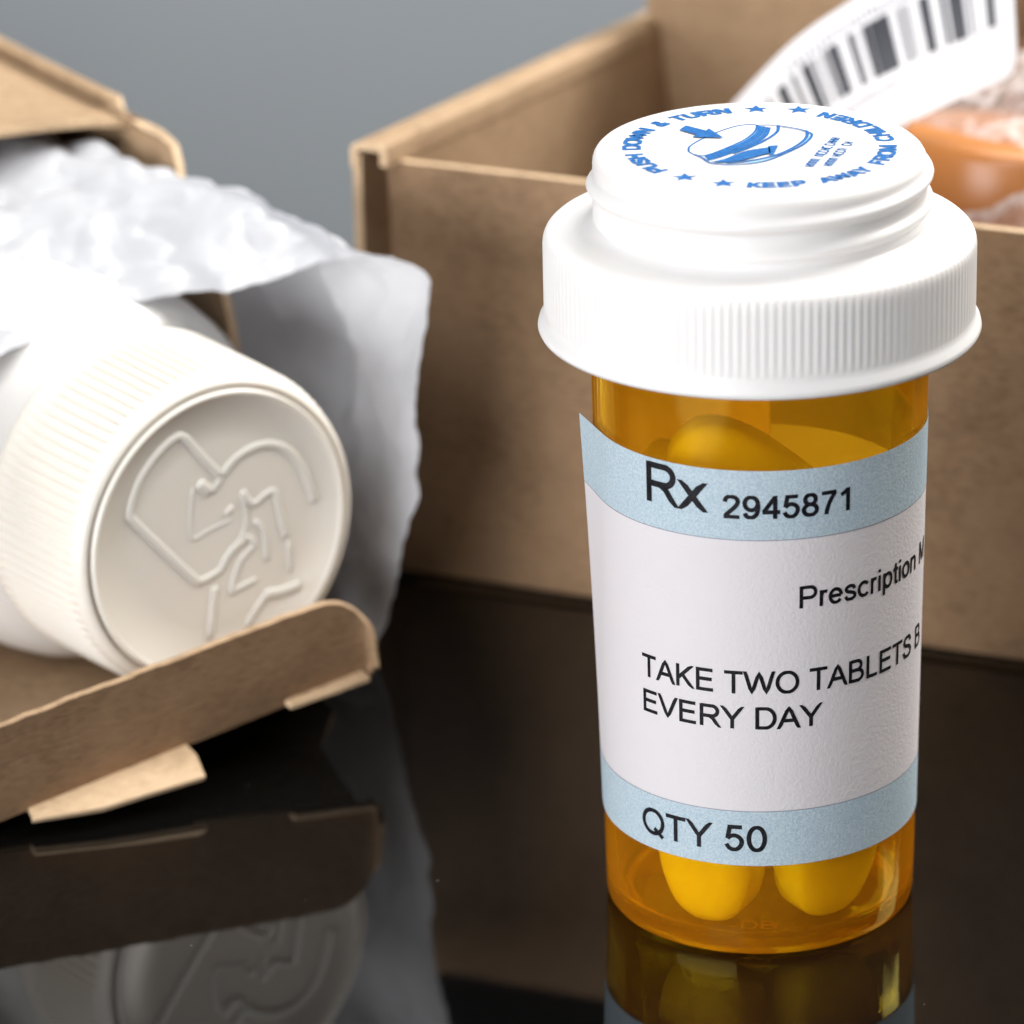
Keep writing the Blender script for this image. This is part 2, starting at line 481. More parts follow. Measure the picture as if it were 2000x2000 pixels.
for z in (60.6, 61.1, 62, 63, 64, 65, 66, 66.8): cp.append((20.12, z))
cp += [(20.06, 67.3), (19.9, 67.7), (19.6, 68.0), (19.2, 68.18), (18.6, 68.28), (17.6, 68.33), (16.7, 68.4), (16.1, 68.55), (15.75, 68.85)]
z = 69.1
while z < 74.55:
    cp.append((15.45, z)); z += 0.22
cp += [(15.42, 74.75), (15.33, 75.05), (15.15, 75.35), (14.9, 75.58), (14.55, 75.72), (14.1, 75.78), (13.2, 75.8), (8, 75.8), (0, 75.8)]
cap = lathe("cap", cp, NR * 6, M_cap, vial_root, cap_r)
tag(cap, "white ribbed child-resistant cap with blue print")

# ---- blue print on the cap top
ZT = 75.8 + 0.03
def flat_print(name, V, F, mat=M_blue, lift=0.0):
    o = mesh_obj(name, [(p[0] * MM, p[1] * MM, (ZT + lift + (p[2] if len(p) > 2 else 0)) * MM) for p in V], F, mat, cap, smooth=False)
    return o

def ring_text(s, a0, a1, rbase, h, ccw):
    V, F, w = text2d(s, 0.31)
    out = []
    for x, y, k in V:
        a = R(a0 + (a1 - a0) * x / w)
        r = rbase - y * h if ccw else rbase + y * h    # tops inward / outward
        out.append((r * math.cos(a), r * math.sin(a), k * 0.006))
    return flat_print("lettering", out, F)
for s, a0, a1 in (("PUSH", 221.5, 191.5), ("DOWN", 185.5, 151.5), ("&", 146, 138.5), ("TURN", 133.5, 103.5)):
    ring_text(s, a0, a1, 10.95, 1.7, False)
for s, a0, a1 in (("KEEP", -95.5, -69), ("AWAY", -63.5, -33.5), ("FROM", -27.5, 2), ("CHILDREN", 8, 61.5)):
    ring_text(s, a0, a1, 12.65, 1.7, True)
def star(cx, cy, ro, rot):
    V = []
    for i in range(10):
        a = rot + math.pi * i / 5; r = ro if i % 2 == 0 else ro * 0.42
        V.append((cx + r * math.cos(a), cy + r * math.sin(a)))
    V.append((cx, cy))
    return flat_print("star", V, [(i, (i + 1) % 10, 10) for i in range(10)])
for x, y in ((-0.34, 12.02), (3.69, 11.79), (-6.76, -9.43), (-3.26, -11.24)):
    star(x, y, 1.28, R(92))

def ribbon(P, w, n=28):
    w *= 1.5
    L = smooth_line(P, n); V = []; F = []
    for i, p in enumerate(L):
        q0 = L[max(i - 1, 0)]; q1 = L[min(i + 1, len(L) - 1)]
        d = Vector((q1[0] - q0[0], q1[1] - q0[1]))
        if d.length < 1e-6: d = Vector((1, 0))
        d.normalize(); nn = Vector((-d.y, d.x)) * w / 2
        V += [(p[0] + nn.x, p[1] + nn.y), (p[0] - nn.x, p[1] - nn.y)]
        if i: k = 2 * i; F.append((k - 2, k - 1, k + 1, k))
    return V, F
def join2(parts):
    V = []; F = []
    for v, f in parts:
        o = len(V); V += v; F += [tuple(i + o for i in ff) for ff in f]
    return V, F
def between(A, B, n=24):
    a = smooth_line(A, n); b_ = smooth_line(B, n)
    V = []; F = []
    for i in range(n + 1):
        V += [a[i], b_[i]]
        if i: k = 2 * i; F.append((k - 2, k - 1, k + 1, k))
    return V, F

# pictogram: a cap drawn on its side, a straight arrow pushing it, a curved arrow turning it
topell = [(-6.52, -1.59), (-6.45, -0.02), (-5.45, 2.19), (-3.89, 4.59), (-2.31, 6.37), (-1.09, 6.96), (-0.24, 6.63), (-0.43, 4.76), (-1.36, 2.19), (-2.74, -0.02), (-4.11, -1.91), (-5.02, -2.84), (-5.95, -2.60), (-6.52, -1.59)]
edgeA = [(-0.24, 6.63), (-0.43, 4.76), (-1.36, 2.19), (-2.74, -0.02), (-4.11, -1.91), (-5.02, -2.84)]
edgeB = [(0.89, 5.92), (0.51, 3.15), (-0.89, -0.02), (-2.73, -2.22), (-3.9, -3.6), (-4.75, -4.3)]
def lerp_line(A, B, f): return [(a[0] + (b[0] - a[0]) * f, a[1] + (b[1] - a[1]) * f) for a, b in zip(A, B)]
V, F = between(lerp_line(edgeA, edgeB, 0.05), lerp_line(edgeA, edgeB, 0.98))
flat_print("pictogram_shading", V, F, M_pale, -0.015)
lines = [ribbon(topell, 0.14, 60)]
for f_, w_ in ((0.0, 0.16), (0.2, 0.12), (0.40, 0.36), (0.62, 0.14), (0.8, 0.12), (1.0, 0.2)):
    lines.append(ribbon(lerp_line(edgeA, edgeB, f_), w_))
lines.append(ribbon([(-0.24, 6.63), (0.7, 6.75), (1.73, 6.53)], 0.12))
lines.append(ribbon([(1.73, 6.53), (1.59, 4.43), (0.51, 1.88), (-0.89, -0.34), (-2.4, -2.3)], 0.2))
lines.append(ribbon([(1.67, 6.5), (3.0, 5.75), (4.1, 4.92), (4.84, 3.47), (4.06, 0.61), (2.57, -1.91), (0.72, -4.39), (-1.12, -5.5), (-3.16, -5.75), (-4.5, -5.2), (-5.2, -3.77), (-5.95, -2.6)], 0.16, 60))
lines.append(ribbon([(4.05, 4.9), (4.38, 4.5), (4.27, 2.51), (3.32, -0.02), (1.45, -2.84), (-1.12, -4.7), (-3.0, -5.2)], 0.2, 40))
lines = [([(p[0], p[1], 0.006 * k) for p in v], f) for k, (v, f) in enumerate(lines)]
V, F = join2(lines)
flat_print("cap_pictogram", V, F, M_blue)
V, F = between([(4.7, 3.4), (4.06, 0.75), (2.5, -1.85), (0.7, -4.3), (-1.12, -5.4)], [(4.4, 3.4), (3.7, 0.4), (2.0, -2.3), (0.2, -4.0), (-1.12, -4.8)])
flat_print("pictogram_shading", V, F, M_pale, -0.015)
flat_print("push_arrow", [(-7.5, 5.0), (-6.9, 6.4), (-5.0, 4.75), (-4.75, 5.45), (-3.35, 2.45), (-6.3, 2.7), (-5.85, 3.45)],
           [(0, 6, 2, 1), (5, 4, 6), (6, 4, 2), (2, 4, 3)], M_blue, 0.09)
V, F = between([(-4.45, -5.0), (-3.3, -4.2), (-2.3, -2.9), (-1.2, -1.6), (0.0, -0.9), (0.9, -0.5)], [(-4.3, -5.15), (-3.0, -5.1), (-1.7, -4.6), (-0.6, -3.7), (0.2, -2.9), (1.0, -2.3)])
V2 = [(0.75, -0.1), (1.7, 0.1), (1.25, -2.95), (0.85, -2.6)]
V, F = join2([(V, F), (V2, [(0, 3, 2, 1)])])
flat_print("turn_arrow", V, F, M_blue, 0.09)
# two lines of print too fine to read
def fine_line(p0, p1, hgt, words):
    d = Vector((p1[0] - p0[0], p1[1] - p0[1])); L = d.length; d.normalize(); nn = Vector((-d.y, d.x))
    rnd = random.Random(int(p0[0] * 100)); parts = []
    for a, b_ in words:
        x = a * L
        while x < b_ * L - 0.3:
            k = rnd.random(); wl = 0.42
            segs = [((0, 0), (0, 1))]
            segs += [((0, 0.5), (wl, 0.5)), ((wl, 0), (wl, 1))] if k < .4 else ([((0, 1), (wl, 1)), ((0, 0), (wl, 0))] if k < .7 else [((wl, 0.1), (wl, 1)), ((0, 0.05), (wl, 0.05))])
            for (ax, ay), (bx, by) in segs:
                A = Vector(p0) + d * (x + ax) + nn * hgt * ay; B = Vector(p0) + d * (x + bx) + nn * hgt * by
                parts.append(ribbon([tuple(A), tuple(B)], 0.15, 1))
            x += wl + 0.24
    V, F = join2(parts)
    flat_print("fine_print", V, F)
fine_line((4.05, -6.1), (6.75, 3.1), -0.85, [(0, .3), (.35, .66), (.72, 1)])
fine_line((5.75, -5.85), (7.95, 1.85), -0.82, [(0, .34), (.38, .74), (.82, 1)])

# ---- paper label: wraps from a lifted left flap round the right side to the middle of the back
lab = empty("label_tmp"); bpy.data.objects.remove(lab)
Z0, Z1 = 9.75, 49.9
A_END = 89.0                # degrees to the left of front where the paper ends
def label_pt(s_deg, z, lift=0.0):
    """s_deg: angle along paper, + to the right of front; left end lifts off along a tangent"""
    r = r_body(z) + 0.10 + lift
    k = (z - Z0) / (Z1 - Z0)
    det = -(84.0 - 17.0 * k)           # detaching angle
    if s_deg >= det:
        a = R(s_deg); return (r * math.sin(a), -r * math.cos(a), z)
    a = R(det); L = R(det - s_deg) * r
    return (r * math.sin(a) - L * math.cos(a), -r * math.cos(a) - L * math.sin(a), z)
def label_sheet(name, s0, s1, z0, z1, lift, mat, parent, ns, nz):
    V = []; F = []
    for j in range(nz + 1):
        for i in range(ns + 1):
            V.append(tuple(c * MM for c in label_pt(s0 + (s1 - s0) * i / ns, z0 + (z1 - z0) * j / nz, lift)))
    for j in range(nz):
        for i in range(ns):
            k = j * (ns + 1) + i
            F.append((k, k + 1, k + ns + 2, k + ns + 1))
    return mesh_obj(name, V, F, mat, parent)
label = label_sheet("label", -A_END, 176, Z0, Z1, 0, M_label, vial_root, 200, 40)
tag(label, "white paper label with pale blue bands, left end lifting off")
label_sheet("blue_band", -A_END, 176, 43.1, Z1, 0.02, M_band, label, 200, 8)
label_sheet("blue_band", -A_END, 176, Z0, 15.4, 0.02, M_band, label, 200, 8)
label_sheet("rule", -A_END, 176, 43.02, 43.1, 0.03, M_rule, label, 200, 1)
label_sheet("rule", -A_END, 176, 15.4, 15.48, 0.03, M_rule, label, 200, 1)
def label_text(s, x0, x1, zb, h, sw=0.158):
    V, F, w = text2d(s, sw)
    out = []
    for x, y, k in V:
        sx = x0 + x / w * (x1 - x0)
        out.append(tuple(c * MM for c in label_pt(math.degrees(sx / r_body(zb)), zb + y * h, 0.042 + 0.002 * k)))
    return mesh_obj("lettering", out, F, M_ink, label, smooth=False)
label_text("Rx", -11.25, -4.75, 45.55, 3.95)
label_text("2945871", -3.4, 8.6, 45.2, 2.28, 0.178)
label_text("Prescription M", 3.65, 22.0, 36.1, 2.2)
label_text("TAKE TWO TABLETS B", -12.1, 20.9, 27.6, 2.28)
label_text("EVERY DAY", -12.0, 5.95, 24.0, 2.25)
label_text("QTY 50", -12.35, 0.68, 11.25, 2.7)

# ------------------------------------------------------------------ yellow tablets in the vial
def pill_mesh():
    Lh, Wh = 10.0, 4.9                     # half length and width
    levels = [(-3.1, .46), (-2.95, .62), (-2.7, .78), (-2.35, .90), (-1.95, .97), (-1.6, 1.0), (1.6, 1.0), (1.95, .97), (2.35, .90), (2.7, .78), (2.95, .62), (3.1, .46)]
    n = 56; V = []; F = []
    for zz, k in levels:
        for i in range(n):
            a = 2 * math.pi * i / n
            c, s_ = math.cos(a), math.sin(a); e = 2 / 2.5
            V.append((math.copysign(abs(c) ** e, c) * (Lh - Wh * (1 - k)), math.copysign(abs(s_) ** e, s_) * Wh * k, zz))
    for j in range(len(levels) - 1):
        for i in range(n):
            k = (i + 1) % n
            F.append((j * n + i, j * n + k, (j + 1) * n + k, (j + 1) * n + i))
    V.append((0, 0, -3.2)); V.append((0, 0, 3.2)); c0, c1 = len(V) - 2, len(V) - 1
    for i in range(n):
        k = (i + 1) % n
        F.append((k, i, c0)); F.append(((len(levels) - 1) * n + i, (len(levels) - 1) * n + k, c1))
    return [tuple(c * MM for c in v) for v in V], F
pv, pf = pill_mesh()
pill0 = None
def add_pill(label_, loc, axis, face):
    """axis: direction of the tablet's length; face: where its flat face looks"""
    global pill0
    if pill0 is None:
        o = mesh_obj("tablet", pv, pf, M_pill); fix_normals(o); sharp(o, 50); pill0 = o
    else:
        o = pill0.copy(); COL.objects.link(o)
    x = Vector(axis).normalized(); y = Vector(face).cross(x).normalized(); z = x.cross(y)
    o.rotation_mode = 'QUATERNION'
    o.rotation_quaternion = Matrix((x, y, z)).transposed().to_quaternion()
    o.location = Vector(loc) * MM
    tag(o, label_, "tablet", "yellow tablets in the amber vial")
    return o
add_pill("yellow tablet standing at the vial bottom under the lettering QTY 50", (-4.6, -8.3, 11.5), (-0.07, 0.05, 1), (-0.42, -0.9, 0))
add_pill("yellow tablet at the vial bottom right of the lettering QTY 50", (6.6, -7.3, 11.5), (0.15, 0.05, 1), (0.60, -0.8, 0))
add_pill("yellow tablet low at the back left of the vial, behind the QTY 50 tablet", (-7.2, 5.6, 11.5), (-0.08, 0.05, 1), (-0.6, 0.8, 0))
add_pill("yellow tablet low at the back right of the vial, behind the front pair", (4.6, 7.4, 11.5), (0.08, 0.08, 1), (0.4, 0.9, 0))
HID = "yellow tablet hidden inside the vial behind the white middle of the label"
add_pill(HID, (0.2, -6.2, 25.4), (1, 0.05, 0.03), (0, 0.1, 1))
add_pill(HID, (0.8, -5.6, 32.2), (1, -0.1, -0.06), (0, 0.1, 1))
add_pill(HID, (-0.6, 5.0, 24.8), (1, -0.15, 0.02), (0, 0, 1))
add_pill(HID, (8.0, 3.4, 31.5), (0.03, 0.0, 1), (0.9, 0.4, 0))
add_pill("topmost yellow tablet showing above the Rx line of the label", (0.3, -6.9, 43.9), (-0.78, 0.0, 0.62), (0.0, -1, 0.1))
add_pill("yellow tablet whose corner peeks out left of the topmost one", (-8.0, 2.2, 36.0), (-0.05, 0.0, 1), (-0.9, 0.25, 0))

# ------------------------------------------------------------------ corrugated boxes
def board(name, P, thick, mat, parent, edge=M_kraft_edge_lit_tab, inner=None, normal=None):
    """flat or gently bent cardboard panel: P rows of 3D mm points (grid), thickened along -normal"""
    rows, cols = len(P), len(P[0])
    V = []; 
    def nrm(i, j):
        a = Vector(P[min(i + 1, rows - 1)][j]) - Vector(P[max(i - 1, 0)][j])
        b_ = Vector(P[i][min(j + 1, cols - 1)]) - Vector(P[i][max(j - 1, 0)])
        n = b_.cross(a)
        return n.normalized() if n.length > 0 else Vector((0, 0, 1))
    for i in range(rows):
        for j in range(cols): V.append(Vector(P[i][j]))
    off = len(V)
    for i in range(rows):
        for j in range(cols): V.append(Vector(P[i][j]) - nrm(i, j) * thick)
    F = []; fm = []
    for i in range(rows - 1):
        for j in range(cols - 1):
            k = i * cols + j
            F.append((k, k + 1, k + cols + 1, k + cols)); fm.append(0)
            F.append((off + k, off + k + cols, off + k + cols + 1, off + k + 1)); fm.append(2)
    def edge_strip(idx):
        for a, b_ in zip(idx[:-1], idx[1:]):
            F.append((a, b_, off + b_, off + a)); fm.append(1)
    edge_strip([j for j in range(cols)]); edge_strip([(rows - 1) * cols + j for j in range(cols)])
    edge_strip([i * cols for i in range(rows)]); edge_strip([i * cols + cols - 1 for i in range(rows)])
    o = mesh_obj(name, [v * MM for v in V], F, None, parent, smooth=True, mats=[mat, edge, inner or mat], fmat=fm)
    fix_normals(o); sharp(o, 35)
    md = o.modifiers.new("b", 'BEVEL'); md.width = 0.00012; md.segments = 2; md.limit_method = 'ANGLE'
    return o

def lerp3(a, b_, t): return tuple(x + (y - x) * t for x, y in zip(a, b_))
def wob(p, amp, sc_=0.06, seed=0.0):
    n = noise.noise_vector(Vector((p[0] * sc_ + seed, p[1] * sc_, p[2] * sc_)))
    return (p[0] + n.x * amp, p[1] + n.y * amp, p[2] + n.z * amp)

# ---- right box (behind the vial), open at the top
rb = empty("cardboard_box", (-0.0413, 0.0792, 0), 0)
tag(rb, "open kraft cardboard box standing behind the amber vial", "box")
fd = Vector((0.937, -0.349, 0)).normalized()       # along the front, to the right
ld = Vector((0.49, 0.872, 0)).normalized()         # along the left side, to the back
def rp(u, v, z):                                   # box coordinates, mm
    p = fd * u + ld * v; return (p.x, p.y, z)
FL, LL = 118.0, 65.0
# front panel: slight bow, soft fold at the foot
rows = []
for z, v in ((50.0, 0.0), (49.2, 0.0), (44, 0.0), (36, 0.15), (26, 0.3), (16, 0.3), (9, 0.15), (5, 0.05), (2.5, 0.1), (0.9, 0.25)):
    rows.append([wob(rp(u, v, z), 0.35 if 3 < z < 49 else 0.0, 0.05, 3) for u in [FL * i / 24 for i in range(25)]])
fp = board("front_panel", rows, -1.1, M_kraft, rb, inner=M_kraft_in)
# left wall: outer and inner sheet with a rolled-over top
def wall_rows(u0, zs, v0, v1, n=14):
    return [[wob(rp(u0, v0 + (v1 - v0) * i / n, z), 0.2 if z < 50 else 0.0, 0.05, 9) for i in range(n + 1)] for z in zs]
lw = board("side_wall", wall_rows(-2.7, (1.8, 10, 25, 40, 49, 51), -2.4, LL), -1.2, M_kraft, rb, inner=M_kraft_in)
li = board("side_wall_inner", wall_rows(1.5, (50.5, 48, 40, 25, 10, 1.8), 2.0, LL), -1.2, M_kraft_in, rb, inner=M_kraft)
roll = []
for u_, z_ in ((-2.75, 49.6), (-2.75, 51.6), (-2.55, 52.2), (-2.0, 52.5), (-0.6, 52.6), (0.9, 52.5), (1.45, 52.2), (1.65, 51.6), (1.65, 50.0)):
    roll.append([rp(u_, -2.6 + (LL + 2.6) * i / 14, z_) for i in range(15)])
board("rolled_edge", roll, -0.9, M_kraft_in, rb, inner=M_kraft)
# back wall and far right wall, floor
bw = board("back_wall", [[rp(u, LL - 10.0 * (z / 64) ** 1.6, z) for u in [FL * i / 12 for i in range(13)]] for z in (64, 57, 50, 40, 30, 20, 10, 1.8)], 1.1, M_kraft_in, rb)
board("side_wall", [[rp(FL, v, z) for v in [LL * i / 8 for i in range(9)]] for z in (50, 30, 10, 1.8)], 1.1, M_kraft_in, rb)
board("floor_panel", [[rp(u, v, 1.6) for u in (0.5, FL / 2, FL)] for v in (2, LL / 2, LL - 1)], 1.2, M_kraft_in, rb)

# ---- left box: lying mailer, open end towards the vial, low lip in front
lb = empty("cardboard_box", (-0.0413, 0.0347, 0), math.atan2(0.5708, 0.8211))
tag(lb, "kraft cardboard mailer lying open, holding the white bottle and paper", "box")
# local x = along the opening to the right (t), y = into the box (a)
LT = 3.0; LFT = -112.0; DEP = 112.0
topz = [(-112, 5), (-75, 8.9), (-42, 12.4), (-30, 13.8), (-18.7, 15.1), (-6.7, 16.5), (-3.2, 16.5), (-1.4, 15.6), (-0.3, 14.0), (0.1, 12.5), (0.0, 10.5), (-0.1, 8.3)]
def lip_bot(t): return 7.5 + t * 0.131 if t > -50 else max(0.4, 7.5 - 6.55 + (t + 50) * 0.02)
lt = smooth_line(topz, 130)
rows = [[], [], [], []]
rnd = random.Random(3)
for i, (t, z) in enumerate(lt):
    zb = min(lip_bot(t), z - 0.02)
    zz = z + (rnd.random() - .5) * 0.16 * (1 if t < -6 else 0) + 0.15 * noise.noise(Vector((t * .35, 0, 0)))
    zz += 0.8; zb -= 0.2; tt = t - 1.4 * (zz - zb) / 10
    rows[0].append((tt, -2.1, zz)); rows[1].append((tt + .4, -1.3, zb + (zz - zb) * .66)); rows[2].append((tt + .9, -0.6, zb + (zz - zb) * .33)); rows[3].append((t, 0.5, zb))
board("lip", rows, -0.7, M_kraft, lb, edge=M_kraft_in, inner=M_kraft_in)
# floor, dips from the lip to the table
ts = [LFT + (LT - LFT) * i / 20 for i in range(21)]
rows = []
for a_, f_ in ((1.5, 0), (5, .25), (9, .6), (13, .88), (17, 1), (40, 1), (DEP, 1)):
    rows.append([(min(t, -1.2) if a_ < 12 else t, a_, (lip_bot(min(t, 0)) + 1.0) * (1 - f_) + 2.6 * f_) for t in ts])
board("floor_panel", rows, 1.3, M_kraft_in, lb, inner=M_kraft)
# right wall with a slanting torn front edge
edge = [(60, 55.2), (56, 54.9), (50, 54.2), (45.5, 53.2), (42, 49.7), (38, 44), (34, 39), (32.2, 33), (31.5, 24), (30.5, 14), (28, 5), (26, 2.6)]
el = smooth_line(edge, 22)
rows = []
for i in range(9):
    f_ = i / 8
    rows.append([(LT + (0.6 * math.sin(j * 1.3) * (1 - f_) if j < 12 else 0), a_ + (DEP - a_) * f_ ** 1.3, z) for j, (a_, z) in enumerate(el)])
sw = board("side_wall", rows, -0.9, M_kraft_in, lb, inner=M_kraft)
# roof panel, front edge bending down a little at the corner
rows = []
for i in range(9):
    a_ = 54.5 + (DEP - 54.5) * i / 8
    row = []
    for j in range(22):
        t = LFT + (LT + 0.6 - LFT) * j / 21
        z = 55.6 + 0.5 * noise.noise(Vector((t * .03, a_ * .03, 2)))
        if j >= 19: z -= (0.25, 0.8, 1.9)[j - 19]
        row.append((t, a_ + (1.2 * noise.noise(Vector((t * .06, 5, 0))) if i == 0 else 0), z))
    rows.append(row)
board("top_panel", rows, 1.0, M_kraft_in, lb, inner=M_kraft)  # outside face wears the lighter liner colour, painting in the strong top light
board("side_wall", [[(LFT, a_, z) for a_ in (20, 60, DEP)] for z in (55, 30, 2.6)], 1.3, M_kraft_in, lb)
board("back_wall", [[(t, DEP, z) for t in (LFT, -50, LT)] for z in (55, 30, 2.6)], 1.3, M_kraft_in, lb)
# two folded tabs showing under the lip
def tab(P, th, name="folded_tab"):
    board(name, P, -th, M_kraft_edge_lit_tab, lb, inner=M_kraft)  # upper face borrows the pale cut-edge colour to paint in light falling on it
tab([[(-39.0, 1.0, 2.5), (-32, 1.0, 3.4), (-26, 1.0, 4.2), (-21.0, 1.0, 4.9)], [(-39.4, -0.9, 2.3), (-32, -1.6, 3.2), (-27, -1.6, 4.0), (-21.2, -2.0, 4.6)], [(-39.6, -1.3, 1.9), (-32.6, -3.3, 2.2), (-27.4, -3.7, 2.6), (-21.4, -4.2, 3.0)]], 0.8)
tab([[(-9.6, 0.8, 6.9), (-4, 0.8, 7.5), (-0.4, 0.8, 8.1)], [(-9.4, -0.7, 6.7), (-4, -1.0, 7.3), (-0.2, -1.2, 7.8)]], 0.7)

# ------------------------------------------------------------------ white bottle lying in the left box
ax = Vector((0.65, -0.76, 0)).normalized()          # points out of the cap
wb = empty("white_bottle", (-0.0555, 0.0321, 0.0243))
tag(wb, "white plastic bottle lying in the left box, embossed ribbed cap towards us", "bottle")
rotm = Vector((0, 0, 1)).rotation_difference(ax)
tcx = Vector((-ax.y, ax.x, 0))                      # face right
Mx = Matrix((tcx, Vector((0, 0, 1)), ax)).transposed()   # local x=face right, y=up, z=out of cap
wb.rotation_mode = 'QUATERNION'; wb.rotation_quaternion = Mx.to_quaternion()
NW = 96
def wcap_r(r, z, a):
    if r > 16.9 and -15.0 < z < -1.6:
        return r + 0.27 * min(1, (z + 15.0) / 1.0, (-1.6 - z) / 0.8) * math.cos(NW * a)
    return r
wp = [(15.5, -16.2), (17.6, -16.2), (17.9, -15.9), (17.9, -15.2), (17.6, -14.8), (17.5, -13), (17.45, -10), (17.4, -7), (17.3, -4), (17.25, -2.4), (17.15, -1.6), (16.95, -0.9), (16.6, -0.35), (16.2, -0.08),
      (15.95, -0.10), (15.8, -0.5), (15.6, -0.55), (15.5, 0.15), (15.25, 0.28), (15.0, 0.12), (14.85, -0.12), (10, -0.15), (0, -0.15)]
wcap = lathe("cap", wp, NW * 6, M_white, wb, wcap_r)
tag(wcap, "off-white ribbed cap with embossed push-and-turn hand emblem")
bp_ = [(0, -19.2), (14.5, -19.2), (15.0, -18.6), (15.0, -17.4), (16.6, -18.0), (18.8, -19.6), (20.3, -22.4), (20.9, -26), (21.0, -30), (21.0, -60), (20.9, -76), (20.0, -79), (17.5, -80.2), (0, -80.2)]
lathe("body", bp_, 96, M_whitebody, wb)
# embossed emblem: round beads on the cap face
def bead(name, P, rad, n=None):
    n = n or max(6, 5 * (len(P) - 1))
    L = smooth_line(P, n); V = []; F = []; k = 8
    for i, p in enumerate(L):
        q0 = L[max(i - 1, 0)]; q1 = L[min(i + 1, len(L) - 1)]
        d = Vector((q1[0] - q0[0], q1[1] - q0[1], 0))
        d = d.normalized() if d.length > 1e-6 else Vector((1, 0, 0))
        nn = Vector((-d.y, d.x, 0))
        rr = rad * (0.5 if i in (0, len(L) - 1) else 1)
        for j in range(k):
            a = 2 * math.pi * j / k
            V.append((p[0] + nn.x * 1.35 * rr * math.cos(a), p[1] + nn.y * 1.35 * rr * math.cos(a), -0.14 + rr * 0.48 * math.sin(a)))
        if i:
            for j in range(k):
                j2 = (j + 1) % k
                F.append(((i - 1) * k + j, (i - 1) * k + j2, i * k + j2, i * k + j))
    F.append(tuple(range(k))); F.append(tuple((len(L) - 1) * k + j for j in range(k)))
    o = mesh_obj(name, [(x * MM, y * MM, z * MM) for x, y, z in V], F, M_white, wcap); fix_normals(o); return o
bead("embossed_arrow", [(0.6, 6.22), (-1.5, 8.74), (-3.09, 10.9), (-3.8, 11.6), (-4.73, 11.8), (-6.83, 10.68), (-8.97, 8.64), (-10.19, 6.51), (-10.62, 4.95), (-10.1, 3.97), (-6.94, 0.15), (-3.57, -3.78), (-2.58, -4.52), (-0.3, -4.03), (0.63, -2.95), (1.73, -1.99), (3.0, -1.4)], 0.36, 90)
bead("embossed_arrow", [(0.6, 6.3), (2.23, 7.66), (4.35, 8.36), (6.61, 8.27), (8.84, 7.09), (10.5, 4.81), (11.45, 2.22), (11.9, 0.53)], 0.38, 40)
for P, rr in (([(-2.32, 6.34), (-0.69, 4.77)], 0.6), ([(-0.69, 4.77), (0.6, 6.22)], 0.42), ([(1.1, 2.6), (1.45, 2.1)], 0.6),
              ([(2.91, 4.08), (4.21, 2.27), (5.82, 2.88), (6.96, 2.82), (7.61, -0.09), (8.2, -2.6)], 0.42),
              ([(2.83, -0.88), (4.13, -2.2), (2.33, -3.72), (1.14, -6.54), (2.19, -6.51), (4.32, -6.14)], 0.38),
              ([(5.1, -8.09), (7.39, -8.4), (9.72, -8.23)], 0.62), ([(5.63, -8.08), (4.15, -9.42), (2.65, -11.22)], 0.45),
              ([(-0.9, -5.52), (-1.29, -7.92), (-1.82, -11.25)], 0.45), ([(8.36, -2.96), (8.55, -6.49)], 0.32),
              ([(4.3, 0.46), (5.44, -1.25), (5.64, -4.44)], 0.34), ([(1.73, -1.99), (3.3, 0.2), (2.91, 4.08)], 0.30), ([(-3.03, 5.91), (-3.5, 0.63), (-1.25, 0.82), (1.37, 1.22)], 0.22)):
    bead("embossed_line", P, rr * 0.75)

# ------------------------------------------------------------------ white paper bag spilling out of the left box
pb = empty("paper_bag_tmp"); bpy.data.objects.remove(pb)
rowsP = [
 [(-95, 0, 26), (-75, 6, 31), (-50, 15, 37.5), (-28, 24, 41.5), (-17.7, 27.3, 42), (-5.5, 25, 43.3), (-2.4, 21.4, 44.2), (8.0, 20.2, 46), (12.3, 13.8, 46.7), (13.6, 10.6, 44.5), (12.8, 10.2, 36), (13.0, 9.9, 27), (12.2, 11.3, 17.4), (11.6, 14.6, 8), (12, 20, 0.35)],
 [(-95, 18, 30), (-75, 24, 35), (-52, 30, 40), (-32, 36, 43.5), (-20, 38, 45.2), (-10, 36, 46), (-3, 32, 47), (4, 30.5, 48.4), (6.3, 27.0, 48.6), (10.5, 22.0, 45.0), (12.5, 20, 36), (12.2, 20, 27), (12.0, 21, 17), (11.8, 22, 8), (12, 25, 0.4)],
 [(-95, 40, 36), (-75, 44, 40), (-55, 47, 43.5), (-38, 49, 46.5), (-26, 49, 48), (-16, 48, 48.7), (-9, 46.5, 49.3), (-3, 44.5, 50.2), (0.4, 42.6, 50.2), (6.5, 38.0, 46.0), (11.5, 35, 37), (12.2, 34, 27), (12.0, 34, 17), (11.5, 34, 8), (12, 34, 0.4)],
 [(-95, 62, 40), (-75, 62, 43), (-56, 62, 46), (-40, 62, 48), (-28, 62, 49), (-20, 61.5, 49.6), (-13, 60.5, 50), (-6, 59.5, 50.3), (-2.3, 58.7, 50.3), (0.8, 56.0, 46.5), (1.0, 54.0, 40), (1.0, 52.0, 33), (1.0, 51, 25), (1.0, 50, 18), (0.5, 48, 12)],
 [(-95, 84, 40), (-75, 84, 43), (-56, 84, 46), (-40, 82, 48), (-28, 80, 49.2), (-20, 79, 49.8), (-14, 78, 49.9), (-8, 77, 50), (-5, 76, 49.6), (-1, 74, 46), (0, 70, 40), (0, 66, 33), (0, 62, 26), (0, 60, 20), (0, 58, 14)],
]
